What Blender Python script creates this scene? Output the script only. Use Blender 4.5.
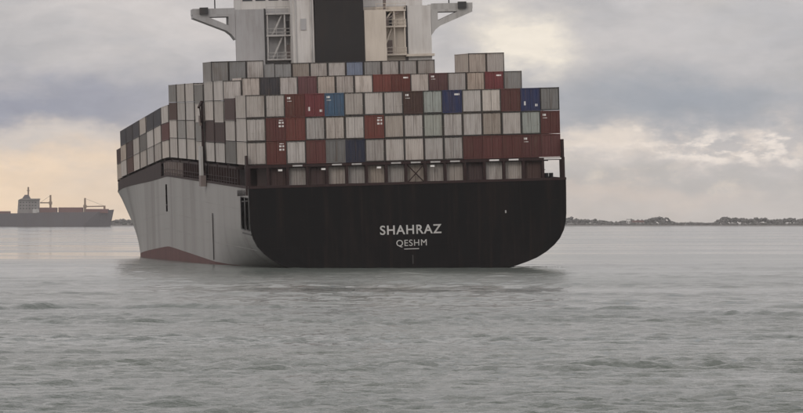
import bpy, bmesh, math, random
import numpy as np
from mathutils import Matrix, Vector

R = math.radians
rnd = random.Random(7)
for o in list(bpy.data.objects):
    bpy.data.objects.remove(o, do_unlink=True)
scene = bpy.context.scene
COL = scene.collection

# ------------------------------------------------------------------ camera
CAM_H = 5.8            # eye height above the water (m)
FPX = 4400.0           # focal length in pixels of an 803 px wide frame
HORIZ = 221.5          # row of the horizon in that frame
cam_d = bpy.data.cameras.new('camera')
cam_d.sensor_width = 36.0
cam_d.lens = 36.0 * FPX / 803.0
cam_d.clip_start = 1.0
cam_d.clip_end = 60000.0
cam = bpy.data.objects.new('camera', cam_d)
COL.objects.link(cam)
cam.location = (0, 0, CAM_H)
cam.rotation_euler = (R(90) + math.atan((HORIZ - 206.5) / FPX), 0, 0)
scene.camera = cam

# ------------------------------------------------------------------ sky
SUN_AZ, SUN_EL = R(-155), R(28)      # measured from the view direction, minus = left
world = bpy.data.worlds.new('World')
scene.world = world
world.use_nodes = True
wt = world.node_tree
wt.nodes.clear()


class NT:
    """small helper to write node maths"""
    def __init__(self, tree):
        self.t = tree

    def n(self, kind, **kw):
        nd = self.t.nodes.new(kind)
        for k, v in kw.items():
            setattr(nd, k, v)
        return nd

    def put(self, sock, v):
        if hasattr(v, 'is_output'):
            self.t.links.new(v, sock)
        else:
            sock.default_value = v

    def m(self, op, a, b=None, c=None, clamp=False):
        nd = self.n('ShaderNodeMath', operation=op, use_clamp=clamp)
        self.put(nd.inputs[0], a)
        if b is not None:
            self.put(nd.inputs[1], b)
        if c is not None:
            self.put(nd.inputs[2], c)
        return nd.outputs[0]

    def ss(self, x, lo, hi):
        nd = self.n('ShaderNodeMapRange', interpolation_type='SMOOTHSTEP')
        self.put(nd.inputs[0], x)
        nd.inputs[1].default_value = lo
        nd.inputs[2].default_value = hi
        return nd.outputs[0]

    def mix(self, f, a, b, blend='MIX'):
        nd = self.n('ShaderNodeMix', data_type='RGBA', blend_type=blend)
        self.put(nd.inputs[0], f)
        for s, v in ((nd.inputs[6], a), (nd.inputs[7], b)):
            if isinstance(v, tuple):
                s.default_value = (v[0], v[1], v[2], 1)
            else:
                self.put(s, v)
        return nd.outputs[2]

    def xyz(self, x, y, z):
        nd = self.n('ShaderNodeCombineXYZ')
        for i, v in enumerate((x, y, z)):
            self.put(nd.inputs[i], v)
        return nd.outputs[0]

    def noise(self, vec, scale, detail=5, rough=0.55, dist=0.0):
        nd = self.n('ShaderNodeTexNoise')
        self.put(nd.inputs['Vector'], vec)
        nd.inputs['Scale'].default_value = scale
        nd.inputs['Detail'].default_value = detail
        nd.inputs['Roughness'].default_value = rough
        nd.inputs['Distortion'].default_value = dist
        return nd.outputs[0]


def lin(r, g, b):
    f = lambda c: (c / 255 / 12.92) if c / 255 <= 0.04045 else ((c / 255 + 0.055) / 1.055) ** 2.4
    return (f(r), f(g), f(b))


W = NT(wt)
tc = W.n('ShaderNodeTexCoord')
sep = W.n('ShaderNodeSeparateXYZ')
wt.links.new(tc.outputs['Generated'], sep.inputs[0])
dx, dy, dz = sep.outputs
DEG = 180 / math.pi
az = W.m('MULTIPLY', W.m('ARCTAN2', dx, dy), DEG)
el = W.m('MULTIPLY', W.m('ARCSINE', dz), DEG)
# ragged cloud coordinates
cv = W.xyz(W.m('MULTIPLY', az, 0.55), W.m('MULTIPLY', el, 1.0), 3.7)
n1 = W.noise(cv, 0.9, 6, 0.6)
n2 = W.noise(W.xyz(W.m('MULTIPLY', az, 0.5), el, 11.3), 1.7, 6, 0.6)
wob1 = W.m('MULTIPLY', W.m('SUBTRACT', n1, 0.5), 3.0)
wob2 = W.m('MULTIPLY', W.m('SUBTRACT', n2, 0.5), 1.15)
azw = W.m('ADD', az, wob1)
elw = W.m('ADD', el, wob2)


def blob(a0, e0, sa, se, ragged=True):
    A = W.m('DIVIDE', W.m('SUBTRACT', azw if ragged else az, a0), sa)
    E = W.m('DIVIDE', W.m('SUBTRACT', elw if ragged else el, e0), se)
    q = W.m('ADD', W.m('MULTIPLY', A, A), W.m('MULTIPLY', E, E))
    return W.m('EXPONENT', W.m('MULTIPLY', q, -0.5))


big = W.noise(W.xyz(W.m('MULTIPLY', az, 0.5), W.m('MULTIPLY', el, 1.25), 0.0), 0.75, 7, 0.58, 0.3)
sky = W.mix(W.ss(big, 0.36, 0.64), lin(159, 157, 158), lin(178, 173, 171))
# pale band of air low over the horizon
sky = W.mix(W.m('MULTIPLY', W.ss(elw, 1.25, 0.1), 0.75), sky, lin(174, 168, 163))
# warm dawn glow towards the left horizon
glow = W.m('MULTIPLY', blob(-8.5, 0.25, 4.6, 0.62), 1.25, clamp=True)
sky = W.mix(glow, sky, lin(220, 195, 166))
# blue-grey cloud banks
sky = W.mix(W.m('MULTIPLY', blob(-4.8, 1.50, 2.2, 0.30), 0.97), sky, lin(133, 135, 146))
sky = W.mix(W.m('MULTIPLY', blob(3.6, 1.52, 1.75, 0.30), 0.97), sky, lin(138, 142, 149))
sky = W.mix(W.m('MULTIPLY', blob(4.6, 2.55, 1.2, 0.35), 0.5), sky, lin(158, 158, 161))
sky = W.mix(W.m('MULTIPLY', blob(3.2, 0.55, 1.5, 0.14), 0.5), sky, lin(155, 153, 151))
# brighter cumulus heads
cum = W.noise(W.xyz(W.m('MULTIPLY', az, 0.9), W.m('MULTIPLY', el, 1.6), 21.0), 2.1, 7, 0.6)
cmask = W.ss(cum, 0.42, 0.66)
sky = W.mix(W.m('MULTIPLY', blob(1.55, 2.42, 0.40, 0.24), 1.3, clamp=True), sky, lin(207, 199, 187))
fr = W.m('MULTIPLY', blob(3.9, 0.97, 2.2, 0.15), W.m('ADD', 0.35, W.m('MULTIPLY', cmask, 1.0)), clamp=True)
sky = W.mix(fr, sky, lin(190, 181, 174))
cum2 = W.noise(W.xyz(W.m('MULTIPLY', az, 0.8), W.m('MULTIPLY', el, 1.9), 5.0), 3.0, 8, 0.6)
heads = W.m('MULTIPLY', blob(4.0, 0.98, 1.9, 0.10), W.ss(cum2, 0.46, 0.60), clamp=True)
sky = W.mix(heads, sky, lin(212, 202, 193))
heads2 = W.m('MULTIPLY', blob(3.2, 0.45, 1.2, 0.16), W.ss(cum, 0.48, 0.66), clamp=True)
sky = W.mix(W.m('MULTIPLY', heads2, 0.8), sky, lin(196, 186, 174))
sky = W.mix(W.m('MULTIPLY', blob(2.5, 0.28, 1.1, 0.13), 0.6), sky, lin(188, 174, 163))
sky = W.mix(W.m('MULTIPLY', blob(2.35, 1.02, 0.5, 0.13), 0.8), sky, lin(200, 189, 178))
sky = W.mix(W.m('MULTIPLY', blob(-5.0, 1.07, 1.4, 0.10), 0.6), sky, lin(188, 180, 173))
# broken overcast goes on over the rest of the dome, thin gaps show the clear sky
fine = W.noise(W.xyz(W.m('MULTIPLY', az, 0.6), W.m('MULTIPLY', el, 1.3), 77.0), 3.2, 8, 0.62, 0.4)
fv = W.m('ADD', 0.87, W.m('MULTIPLY', fine, 0.26))
sky = W.mix(1.0, sky, W.xyz(fv, fv, fv), 'MULTIPLY')
nish = W.n('ShaderNodeTexSky', sky_type='NISHITA', sun_disc=False)
nish.sun_elevation = SUN_EL
nish.sun_rotation = SUN_AZ
nish.air_density = 1.3
nish.dust_density = 3.0
nsc = W.n('ShaderNodeVectorMath', operation='SCALE')
wt.links.new(nish.outputs[0], nsc.inputs[0])
nsc.inputs['Scale'].default_value = 0.09
gaps = W.noise(W.xyz(W.m('MULTIPLY', az, 0.25), W.m('MULTIPLY', el, 0.6), 40.0), 0.6, 5, 0.55)
gmask = W.m('MULTIPLY', W.ss(gaps, 0.5, 0.75), 0.4)
sky = W.mix(gmask, sky, nsc.outputs[0])
bg = W.n('ShaderNodeBackground')
wt.links.new(sky, bg.inputs[0])
# an overcast dome grows brighter towards the zenith
wt.links.new(W.m('MULTIPLY', 1.22, W.m('ADD', 1.0, W.m('MULTIPLY', 1.5, W.m('MAXIMUM', dz, 0.0)))), bg.inputs[1])
wo = W.n('ShaderNodeOutputWorld')
wt.links.new(bg.outputs[0], wo.inputs[0])

sun_d = bpy.data.lights.new('sun', 'SUN')
sun_d.energy = 0.5
sun_d.angle = R(15)
sun_d.color = (1.0, 0.93, 0.84)
sun = bpy.data.objects.new('sun', sun_d)
COL.objects.link(sun)
sv = Vector((math.sin(SUN_AZ) * math.cos(SUN_EL), math.cos(SUN_AZ) * math.cos(SUN_EL), math.sin(SUN_EL)))
sun.rotation_euler = sv.to_track_quat('Z', 'Y').to_euler()

vs = scene.view_settings
vs.view_transform = 'Standard'
vs.look = 'None'
vs.exposure = 0.12
vs.gamma = 1.0
vs.use_curve_mapping = False

# ------------------------------------------------------------------ materials
MATS = {}


def mat(name, col=(.5, .5, .5), rough=.6, metal=0.0, spec=.5, dirt=.25, dirt_col=(.08, .05, .035),
        vert=True, scale=1.0, bump=0.0, obj_color=False, streak=0.0, sfreq=2.6):
    m = bpy.data.materials.new(name)
    m.use_nodes = True
    t = m.node_tree
    N = NT(t)
    p = t.nodes['Principled BSDF']
    tcn = N.n('ShaderNodeTexCoord')
    info = N.n('ShaderNodeObjectInfo')
    off = N.n('ShaderNodeVectorMath', operation='MULTIPLY_ADD')
    t.links.new(tcn.outputs['Object'], off.inputs[0])
    off.inputs[1].default_value = (scale, scale, scale * (0.16 if vert else 1.0))
    rv = N.xyz(N.m('MULTIPLY', info.outputs['Random'], 61.0), N.m('MULTIPLY', info.outputs['Random'], 23.0), 0.0)
    t.links.new(rv, off.inputs[2])
    na = N.noise(off.outputs[0], 1.6, 6, 0.62)
    nb = N.noise(tcn.outputs['Object'], 0.35 * scale, 5, 0.6)
    base = info.outputs['Color'] if obj_color else None
    if base is None:
        rgb = N.n('ShaderNodeRGB')
        rgb.outputs[0].default_value = (*col, 1)
        base = rgb.outputs[0]
    f = N.m('MULTIPLY', N.ss(na, 0.46, 0.74), dirt, clamp=True)
    c = N.mix(f, base, dirt_col)
    if streak:
        ns = N.n('ShaderNodeVectorMath', operation='MULTIPLY_ADD')
        t.links.new(tcn.outputs['Object'], ns.inputs[0])
        ns.inputs[1].default_value = (sfreq, sfreq, 0.04 * sfreq)
        t.links.new(rv, ns.inputs[2])
        st = N.noise(ns.outputs[0], 1.5, 5, 0.6)
        c = N.mix(N.m('MULTIPLY', N.ss(st, 0.5, 0.72), streak, clamp=True), c, dirt_col)
    val = N.m('ADD', 0.84, N.m('MULTIPLY', nb, 0.32))
    c = N.mix(1.0, c, N.xyz(val, val, val), 'MULTIPLY')
    t.links.new(c, p.inputs['Base Color'])
    p.inputs['Metallic'].default_value = metal
    t.links.new(N.m('ADD', rough - 0.1, N.m('MULTIPLY', na, 0.2), clamp=True), p.inputs['Roughness'])
    p.inputs['Specular IOR Level'].default_value = spec
    if bump:
        b = N.n('ShaderNodeBump')
        b.inputs['Strength'].default_value = bump
        b.inputs['Distance'].default_value = 0.05
        t.links.new(na, b.inputs['Height'])
        t.links.new(b.outputs[0], p.inputs['Normal'])
    MATS[name] = m
    return m


M_BOX = mat('container_paint', rough=.62, spec=.3, dirt=.45, dirt_col=(.11, .075, .055), obj_color=True, streak=.35, bump=.1)
M_HULL = mat('hull_pale_grey_glare', (.215, .207, .20), rough=.45, spec=.4, dirt=.6, dirt_col=(.095, .08, .07), scale=.065, streak=.16, sfreq=.11, bump=.0)  # pale grey paint with the sky's glare on the side put into its colour
M_BLACK = mat('transom_black', (.006, .0055, .006), rough=.6, spec=.12, dirt=.35, dirt_col=(.026, .017, .014), scale=.35, bump=.15, streak=.5, sfreq=.9)
M_RED = mat('antifouling_red', (.105, .045, .042), rough=.7, spec=.3, dirt=.6, dirt_col=(.075, .05, .045), scale=.5, bump=.15)
M_DECK = mat('deck_brown', (.028, .017, .016), rough=.75, spec=.25, dirt=.5, dirt_col=(.03, .025, .022), vert=False, bump=.1)
M_FRAME = mat('frame_brown', (.030, .015, .0145), rough=.7, spec=.25, dirt=.5, dirt_col=(.03, .024, .022))
M_POST = mat('post_dull_pink_grey', (.19, .155, .145), rough=.7, dirt=.5)
M_WHITE = mat('house_white', (.58, .56, .54), rough=.55, dirt=.3, dirt_col=(.2, .15, .12), scale=.5, streak=.18)
M_GREY = mat('house_grey', (.36, .355, .36), rough=.55, dirt=.3, dirt_col=(.15, .12, .1), scale=.5, streak=.18)
M_CREAM = mat('house_cream', (.58, .52, .45), rough=.55, dirt=.25, dirt_col=(.25, .19, .14), scale=.5, streak=.15)
M_FUNNEL = mat('funnel_black', (.019, .017, .017), rough=.6, spec=.3, dirt=.4, dirt_col=(.04, .03, .025), scale=.5)
M_DARK = mat('dark_steel', (.03, .03, .032), rough=.6, dirt=.3)
M_STEEL = mat('pale_steel', (.42, .41, .40), rough=.6, dirt=.4)
M_MARK = mat('white_paint', (.74, .72, .70), rough=.6, dirt=.2, dirt_col=(.3, .28, .26))
M_NAME = mat('name_paint', (.5, .49, .48), rough=.65, dirt=.45, dirt_col=(.18, .17, .16))
M_GLASS = mat('window_glass', (.02, .025, .03), rough=.12, spec=.6, dirt=0)
M_ORANGE = mat('safety_orange', (.55, .13, .03), rough=.5, dirt=.2)
M_LAND = mat('shore_earth', (.11, .10, .09), rough=.95, dirt=.6, dirt_col=(.06, .055, .05), vert=False, scale=.02)
M_TREE = mat('far_foliage', (.11, .105, .10), rough=.95, spec=.1, dirt=.6, dirt_col=(.03, .04, .022), vert=False, scale=.05)
M_FHULL = mat('cargo_ship_hull', (.085, .075, .085), rough=.6, dirt=.3, scale=.1)
M_FRED = mat('cargo_ship_cargo', (.14, .06, .055), rough=.7, dirt=.3, scale=.1)
M_FBUFF = mat('cargo_ship_crane', (.22, .15, .10), rough=.6, dirt=.2, scale=.1)

# ------------------------------------------------------------------ object helpers


def link_mesh(name, me, material=None, parent=None):
    o = bpy.data.objects.new(name, me)
    COL.objects.link(o)
    if material is not None and not me.materials:
        me.materials.append(material)
    if parent is not None:
        o.parent = parent
    return o


def tag(o, label=None, cat=None, group=None, kind=None):
    if label:
        o['label'] = label
    if cat:
        o['category'] = cat
    if group:
        o['group'] = group
    if kind:
        o['kind'] = kind
    return o


def empty(name, mw=None):
    o = bpy.data.objects.new(name, None)
    COL.objects.link(o)
    o.empty_display_size = 1.0
    if mw is not None:
        o.matrix_world = mw
    return o


class MB:
    """collects vertices and faces for one mesh"""
    def __init__(self, warp=None):
        self.v, self.f, self.warp = [], [], warp

    def add(self, vs, fs):
        n = len(self.v)
        self.v += [tuple(p) for p in vs]
        self.f += [tuple(i + n for i in q) for q in fs]
        return self

    def box(self, x0, x1, y0, y1, z0, z1):
        v = [(x, y, z) for z in (z0, z1) for y in (y0, y1) for x in (x0, x1)]
        return self.add(v, [(0, 2, 3, 1), (4, 5, 7, 6), (0, 1, 5, 4), (2, 6, 7, 3), (0, 4, 6, 2), (1, 3, 7, 5)])

    def bar(self, a, b, w, h=None):
        """rectangular bar from a to b"""
        a, b = Vector(a), Vector(b)
        h = h or w
        d = (b - a).normalized()
        up = Vector((0, 0, 1)) if abs(d.z) < .95 else Vector((0, 1, 0))
        s = d.cross(up).normalized()
        u = s.cross(d).normalized()
        v = []
        for p in (a, b):
            for i, j in ((-1, -1), (1, -1), (1, 1), (-1, 1)):
                v.append(p + s * (i * w / 2) + u * (j * h / 2))
        return self.add(v, [(0, 3, 2, 1), (4, 5, 6, 7), (0, 1, 5, 4), (1, 2, 6, 5), (2, 3, 7, 6), (3, 0, 4, 7)])

    def tube(self, pts, r, n=8):
        for a, b in zip(pts[:-1], pts[1:]):
            a, b = Vector(a), Vector(b)
            ra = rb = r
            d = (b - a).normalized()
            up = Vector((0, 0, 1)) if abs(d.z) < .95 else Vector((0, 1, 0))
            s = d.cross(up).normalized()
            u = s.cross(d).normalized()
            v = []
            for p in (a, b):
                for k in range(n):
                    t = 2 * math.pi * k / n
                    v.append(p + s * (r * math.cos(t)) + u * (r * math.sin(t)))
            f = [(k, (k + 1) % n, n + (k + 1) % n, n + k) for k in range(n)]
            f += [tuple(range(n - 1, -1, -1)), tuple(range(n, 2 * n))]
            self.add(v, f)
        return self

    def prism(self, poly, y0, y1):
        """polygon in x-z, extruded along y"""
        n = len(poly)
        v = [(x, y0, z) for x, z in poly] + [(x, y1, z) for x, z in poly]
        f = [tuple(range(n)), tuple(range(2 * n - 1, n - 1, -1))]
        f += [(k, n + k, n + (k + 1) % n, (k + 1) % n) for k in range(n)]
        return self.add(v, f)

    def mesh(self, name):
        vs = self.v if not self.warp else [self.warp(p) for p in self.v]
        me = bpy.data.meshes.new(name)
        me.from_pydata(vs, [], self.f)
        bm = bmesh.new()
        bm.from_mesh(me)
        bmesh.ops.recalc_face_normals(bm, faces=bm.faces)
        bm.to_mesh(me)
        bm.free()
        return me

    def build(self, name, material, parent=None, smooth=False):
        me = self.mesh(name)
        if smooth:
            for p in me.polygons:
                p.use_smooth = True
        return link_mesh(name, me, material, parent)


def pix(px, Y):
    """lateral position (m) of an image column at distance Y"""
    return (px - 401.5) * Y / FPX


# ------------------------------------------------------------------ sea
def build_sea():
    ys = [-3000, -900, -250, -60, 20, 60, 78, 88, 93]
    y = 95.0
    while y < 300:
        ys.append(y)
        y += 0.0016 * max(y, 128)
    while y < 6900:
        ys.append(y)
        y += 0.0062 * y * (0.34 if y < 600 else 1.0)
    ys = np.array(ys + [7200.0])
    xs = list(np.arange(0, 28, 0.25))
    x = xs[-1]
    st = 0.25
    while x < 2500:
        st *= 1.03
        x += st
        xs.append(x)
    xs.append(6000.0)
    xs = np.array(sorted([-q for q in xs[1:]] + xs))
    X, Y = np.meshgrid(xs, ys)
    sx = np.gradient(xs)[None, :] + 0 * X
    sy = np.gradient(ys)[:, None] + 0 * X
    g = np.random.default_rng(5)
    Z = np.zeros_like(X)
    # patches of rougher and smoother water
    patch = np.zeros_like(X)
    for k in range(9):
        lx, ly = g.uniform(60, 260), g.uniform(18, 80)
        patch += np.sin(2 * np.pi * (X / lx * g.uniform(-1, 1) + Y / ly) + g.uniform(0, 6.28)) / 9 ** .5
    patch = 0.95 + 0.42 * np.tanh(1.3 * patch)
    for k in range(110):
        lam = 0.5 * (3.2 / 0.5) ** g.random() if k < 80 else g.uniform(3.2, 9)
        th = g.normal(R(-82), R(23))                    # waves run mostly towards and past the camera
        kx, ky = math.cos(th) * 2 * math.pi / lam, math.sin(th) * 2 * math.pi / lam
        amp = (0.0074 * lam ** 0.65 if k < 80 else 0.0020 * lam ** 0.7) * g.uniform(.5, 1.3)
        samp = np.maximum(sx * abs(math.cos(th)) * 1.0, sy * abs(math.sin(th)))
        wgt = np.clip((lam / (2.2 * samp) - 1.0) / 0.6, 0, 1)
        ph = kx * X + ky * Y + g.uniform(0, 6.28)
        s = np.sin(ph)
        Z += amp * wgt * (s - 0.28 * np.cos(2 * ph))
    Z *= patch
    # a few low wake ridges crossing the bay
    for (yc, x0, x1, tilt, h) in ((297, -33, -7, .03, .34), (279, 1, 28, -.05, .27), (289, 6, 40, .02, .22), (232, -24, 3, .04, .09),
                                  (420, -60, -30, .05, .2), (205, 0, 26, -.02, .08)):
        c = yc + tilt * X * 6 + 1.6 * np.sin(X / 3.1 + yc) + .8 * np.sin(X / 1.3)
        win = 1 / (1 + np.exp(-(X - x0) / 1.5)) / (1 + np.exp((X - x1) / 1.5))
        Z += h * win * (0.6 + 0.4 * np.sin(X / 1.9 + yc)) * np.exp(-((Y - c) / 0.95) ** 2)
    Z *= np.clip((Y - 70) / 25, 0, 1)
    ny, nx = X.shape
    co = np.stack([X, Y, Z], -1).reshape(-1, 3).astype(np.float32)
    i = np.arange(ny * nx).reshape(ny, nx)
    q = np.stack([i[:-1, :-1], i[:-1, 1:], i[1:, 1:], i[1:, :-1]], -1).reshape(-1, 4)
    me = bpy.data.meshes.new('sea')
    me.vertices.add(len(co))
    me.vertices.foreach_set('co', co.ravel())
    me.loops.add(q.size)
    me.loops.foreach_set('vertex_index', q.ravel().astype(np.int32))
    me.polygons.add(len(q))
    me.polygons.foreach_set('loop_start', (np.arange(len(q)) * 4).astype(np.int32))
    me.polygons.foreach_set('use_smooth', np.ones(len(q), dtype=bool))
    me.update(calc_edges=True)
    m = bpy.data.materials.new('sea_water')
    m.use_nodes = True
    t = m.node_tree
    N = NT(t)
    p = t.nodes['Principled BSDF']
    geo = N.n('ShaderNodeNewGeometry')
    mp = N.n('ShaderNodeVectorMath', operation='MULTIPLY')
    t.links.new(geo.outputs['Position'], mp.inputs[0])
    mp.inputs[1].default_value = (0.012, 0.02, 0)
    silt = N.noise(mp.outputs[0], 1.0, 5, 0.6)
    c = N.mix(N.ss(silt, .35, .65), (.056, .070, .060), (.082, .094, .080))
    # turbulent, aerated water washing round the grounded stern
    sp = N.n('ShaderNodeSeparateXYZ')
    t.links.new(geo.outputs['Position'], sp.inputs[0])
    wx = N.m('DIVIDE', N.m('SUBTRACT', sp.outputs[0], 2.0), 34.0)
    wy = N.m('DIVIDE', N.m('SUBTRACT', sp.outputs[1], 490.0), 75.0)
    wq = N.m('ADD', N.m('MULTIPLY', wx, wx), N.m('MULTIPLY', wy, wy))
    wash = N.m('MULTIPLY', N.m('EXPONENT', N.m('MULTIPLY', wq, -0.7)), N.m('ADD', 0.5, silt), clamp=True)
    c = N.mix(N.m('MULTIPLY', wash, 0.75), c, (.15, .168, .155))
    t.links.new(c, p.inputs['Base Color'])
    p.inputs['IOR'].default_value = 1.33
    # wind patches: ruffled and smooth water in long uneven lanes
    mpw = N.n('ShaderNodeVectorMath', operation='MULTIPLY')
    t.links.new(geo.outputs['Position'], mpw.inputs[0])
    mpw.inputs[1].default_value = (0.008, 0.011, 0)
    lane = N.noise(mpw.outputs[0], 1.0, 7, 0.68, 0.5)
    ruf = N.m('ADD', N.ss(lane, .38, .62), N.m('MULTIPLY', wash, 1.3))
    t.links.new(N.m('ADD', 0.05, N.m('MULTIPLY', ruf, 0.09)), p.inputs['Roughness'])
    r1 = N.noise(geo.outputs['Position'], 2.2, 3, 0.55)
    mp2 = N.n('ShaderNodeVectorMath', operation='MULTIPLY')
    t.links.new(geo.outputs['Position'], mp2.inputs[0])
    mp2.inputs[1].default_value = (0.4, 0.75, 0)
    r2 = N.noise(mp2.outputs[0], 1.0, 5, 0.62)
    b = N.n('ShaderNodeBump')
    gust = N.ss(sp.outputs[1], 560.0, 190.0)             # a breeze ruffles the open water away from the ship's lee
    t.links.new(N.m('ADD', N.m('ADD', 0.05, N.m('MULTIPLY', ruf, 0.30)), N.m('MULTIPLY', gust, 0.55)), b.inputs['Strength'])
    b.inputs['Distance'].default_value = 0.17
    t.links.new(N.m('ADD', N.m('MULTIPLY', r1, 0.8), N.m('MULTIPLY', r2, 1.2)), b.inputs['Height'])
    t.links.new(b.outputs[0], p.inputs['Normal'])
    o = link_mesh('sea', me, m)
    tag(o, kind='structure')


build_sea()

# ------------------------------------------------------------------ far shore


def build_shore():
    g = np.random.default_rng(11)
    xs = np.linspace(-3600, 3600, 361)
    rows = []
    prof = lambda x: 2.2 + 1.0 * math.sin(x / 210 + 1) + 1.0 * math.sin(x / 77)
    mb = MB()
    Ys = [5580, 5600, 5640, 5700, 5900, 6200]
    for Y in Ys:
        for x in xs:
            k = {5580: -1.5, 5600: 1.2}.get(Y)
            z = k if k is not None else .8 + max(0.0, prof(x)) * min(1, (Y - 5600) / 45)
            rows.append((x, Y + 14 * math.sin(x / 130) + 6 * math.sin(x / 37), z))
    n = len(xs)
    fs = [(r * n + i, r * n + i + 1, (r + 1) * n + i + 1, (r + 1) * n + i) for r in range(len(Ys) - 1) for i in range(n - 1)]
    mb.add(rows, fs)
    tag(mb.build('shore', M_LAND, smooth=True), kind='structure')
    # mangrove and tree belt: one far-off mass of rough crowns
    env_px = [(-200, 5), (0, 5.5), (60, 5), (108, 6), (118, 7.5), (131, 7), (200, 6), (560, 8), (574, 9.5), (590, 6.5), (604, 5),
              (622, 5), (632, 7), (652, 8.5), (668, 7.5), (676, 3.8), (700, 3.4), (716, 4), (726, 8.5), (742, 9), (752, 6.5),
              (764, 8), (776, 8.5), (803, 8), (1000, 7)]
    ex = np.array([pix(a, 5650) for a, b in env_px])
    eh = np.array([b * 5650 / FPX for a, b in env_px])
    ico = bmesh.new()
    bmesh.ops.create_icosphere(ico, subdivisions=1, radius=1)
    iv = np.array([v.co[:] for v in ico.verts])
    jf = [tuple(v.index for v in f.verts) for f in ico.faces]
    ico.free()
    V, F = [], []
    nn = 0
    for k in range(10500):
        x = g.uniform(-1500, 1500)
        H = float(np.interp(x, ex, eh)) * (1.0 + 0.25 * math.sin(x / 23) * math.sin(x / 9.1 + 2))
        d = g.uniform(0, 1)
        top = max(2.0, H * g.uniform(.35, 1.0) ** .6)
        r = g.uniform(.9, 2.9)
        if k % 3 == 0:                                   # scrub along the water's edge
            d, top, r = -.42, g.uniform(1.5, 4.5), g.uniform(1.2, 2.6)
        c = np.array([x, 5645 + d * 90 + 14 * math.sin(x / 130) + 6 * math.sin(x / 37), max(1.0 if k % 3 == 0 else 2.2, top - r * .7)])
        v = iv * (1 + g.uniform(-.32, .32, (len(iv), 1))) * np.array([r * 1.15, r, r * .85]) + c
        V.append(v)
        F += [tuple(q + nn for q in f) for f in jf]
        nn += len(iv)
    me = bpy.data.meshes.new('tree_belt')
    me.from_pydata(np.concatenate(V).tolist(), [], F)
    o = link_mesh('tree_belt', me, M_TREE)
    tag(o, 'dark low belt of trees along the far shore', 'trees', kind='stuff')


build_shore()


def shore_building(px, w, h, d, mt, label, gable):
    Y = 5638
    x = pix(px, Y)
    root = empty('shore_building', Matrix.Translation((x, Y, 1.2)))
    tag(root, label, 'building', 'pale buildings on the far shore')
    MB().box(-w / 2, w / 2, -d / 2, d / 2, -2.5, h).build('wall', mt, root)
    if gable:
        MB().prism([(-w / 2 - .5, h), (w / 2 + .5, h), (w / 2 - 1, h + 2.2), (-w / 2 + 1, h + 2.2)], -d / 2 - .5, d / 2 + .5).build('roof', M_FRED, root)
    else:
        MB().box(-w / 2 - .3, w / 2 + .3, -d / 2 - .3, d / 2 + .3, h, h + .7).build('roof', M_STEEL, root)
    k = max(2, int(w / 4))
    for i in range(k):
        cx = -w / 2 + (i + .5) * w / k
        MB().box(cx - .8, cx + .8, -d / 2 - .06, -d / 2 + .1, h * .45, h * .45 + 1.6).build('window', M_GLASS, root)


shore_building(628.5, 5, 7.0, 8, M_MARK, 'narrow white building on the far shore beside the trees', False)
shore_building(638, 15, 3.6, 12, M_STEEL, 'low grey gabled building among the trees of the far shore', True)
shore_building(691, 13, 3.0, 10, M_GREY, 'low grey shed on the bare stretch of far shore', False)

# ------------------------------------------------------------------ container ship frame
LIST = R(-1.7)
HEAD = math.atan((401.5 + 216) / FPX)
STERN_X, STERN_Y = 0.8, 550.0
PIV = 10.0
SHIP = (Matrix.Translation((STERN_X, STERN_Y, PIV)) @ Matrix.Rotation(HEAD, 4, 'Z')
        @ Matrix.Rotation(LIST, 4, 'Y') @ Matrix.Translation((0, 0, -PIV)))
HOG_D, HOG_S, HOG_R = 118.0, 0.0238, 3.5


def hog(d):
    """the hull is bent upwards amidships"""
    f = lambda q: -HOG_S * (math.sqrt((q - HOG_D) ** 2 + HOG_R ** 2))
    return f(d) - f(0.0)


def warp(p):
    return (p[0], p[1], p[2] + hog(p[1]))


def sm(x):
    x = min(1, max(0, x))
    return x * x * (3 - 2 * x)


ZD = 10.45       # deck edge height
TR = [(-4, 0.0), (-2.2, 5.0), (-1.2, 9.0), (-.1, 13.5), (0.3, 14.8), (0.8, 16.1), (1.5, 17.3), (2.3, 18.3), (3.2, 19.1), (4.2, 19.6),
      (5.2, 19.85), (6.2, 19.95), (9.3, 20.0), (ZD, 20.0)]
LEV = [p[0] for p in TR]


def half(d, z):
    t = float(np.interp(z, LEV, [p[1] for p in TR]))
    b = t + (20 - t) * sm(d / 46 + .0) ** .8 if d < 46 else 20.0
    if d > 140:
        wl = float(np.interp(d, [140, 160, 180, 200, 220, 245, 270, 288, 296], [20, 19.85, 19.2, 17.7, 15.6, 11.5, 6.2, 1.6, .1]))
        dk = float(np.interp(d, [140, 205, 225, 245, 265, 285, 302], [20, 20, 19.4, 17.2, 13.0, 6.5, .1]))
        f = min(1, max(0, (z + .5) / (ZD + .5))) ** 1.35
        b = min(b, wl + (dk - wl) * f)
    return b


def sheer(d):
    return 0.9 * sm((d - 120) / 90)


ship = empty('container_ship', SHIP)
tag(ship, 'large listing container ship with bent pale hull, black transom and stacked deck', 'ship')

STN = [0, .9, 5.0, 5.8, 10.2, 14, 18, 23, 29, 36, 46, 56, 66, 76, 86, 96, 102, 106, 109, 112, 114.5, 117.3, 120.2, 123, 126, 129, 133, 138, 145, 154, 164,
       175, 186, 197, 206, 214, 221, 228, 234, 240, 247, 254, 262, 270, 278, 286, 293, 300]


def zlev(d, z):
    return z + sheer(d) * max(0, (z - 4.2) / (ZD - 4.2))


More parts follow.
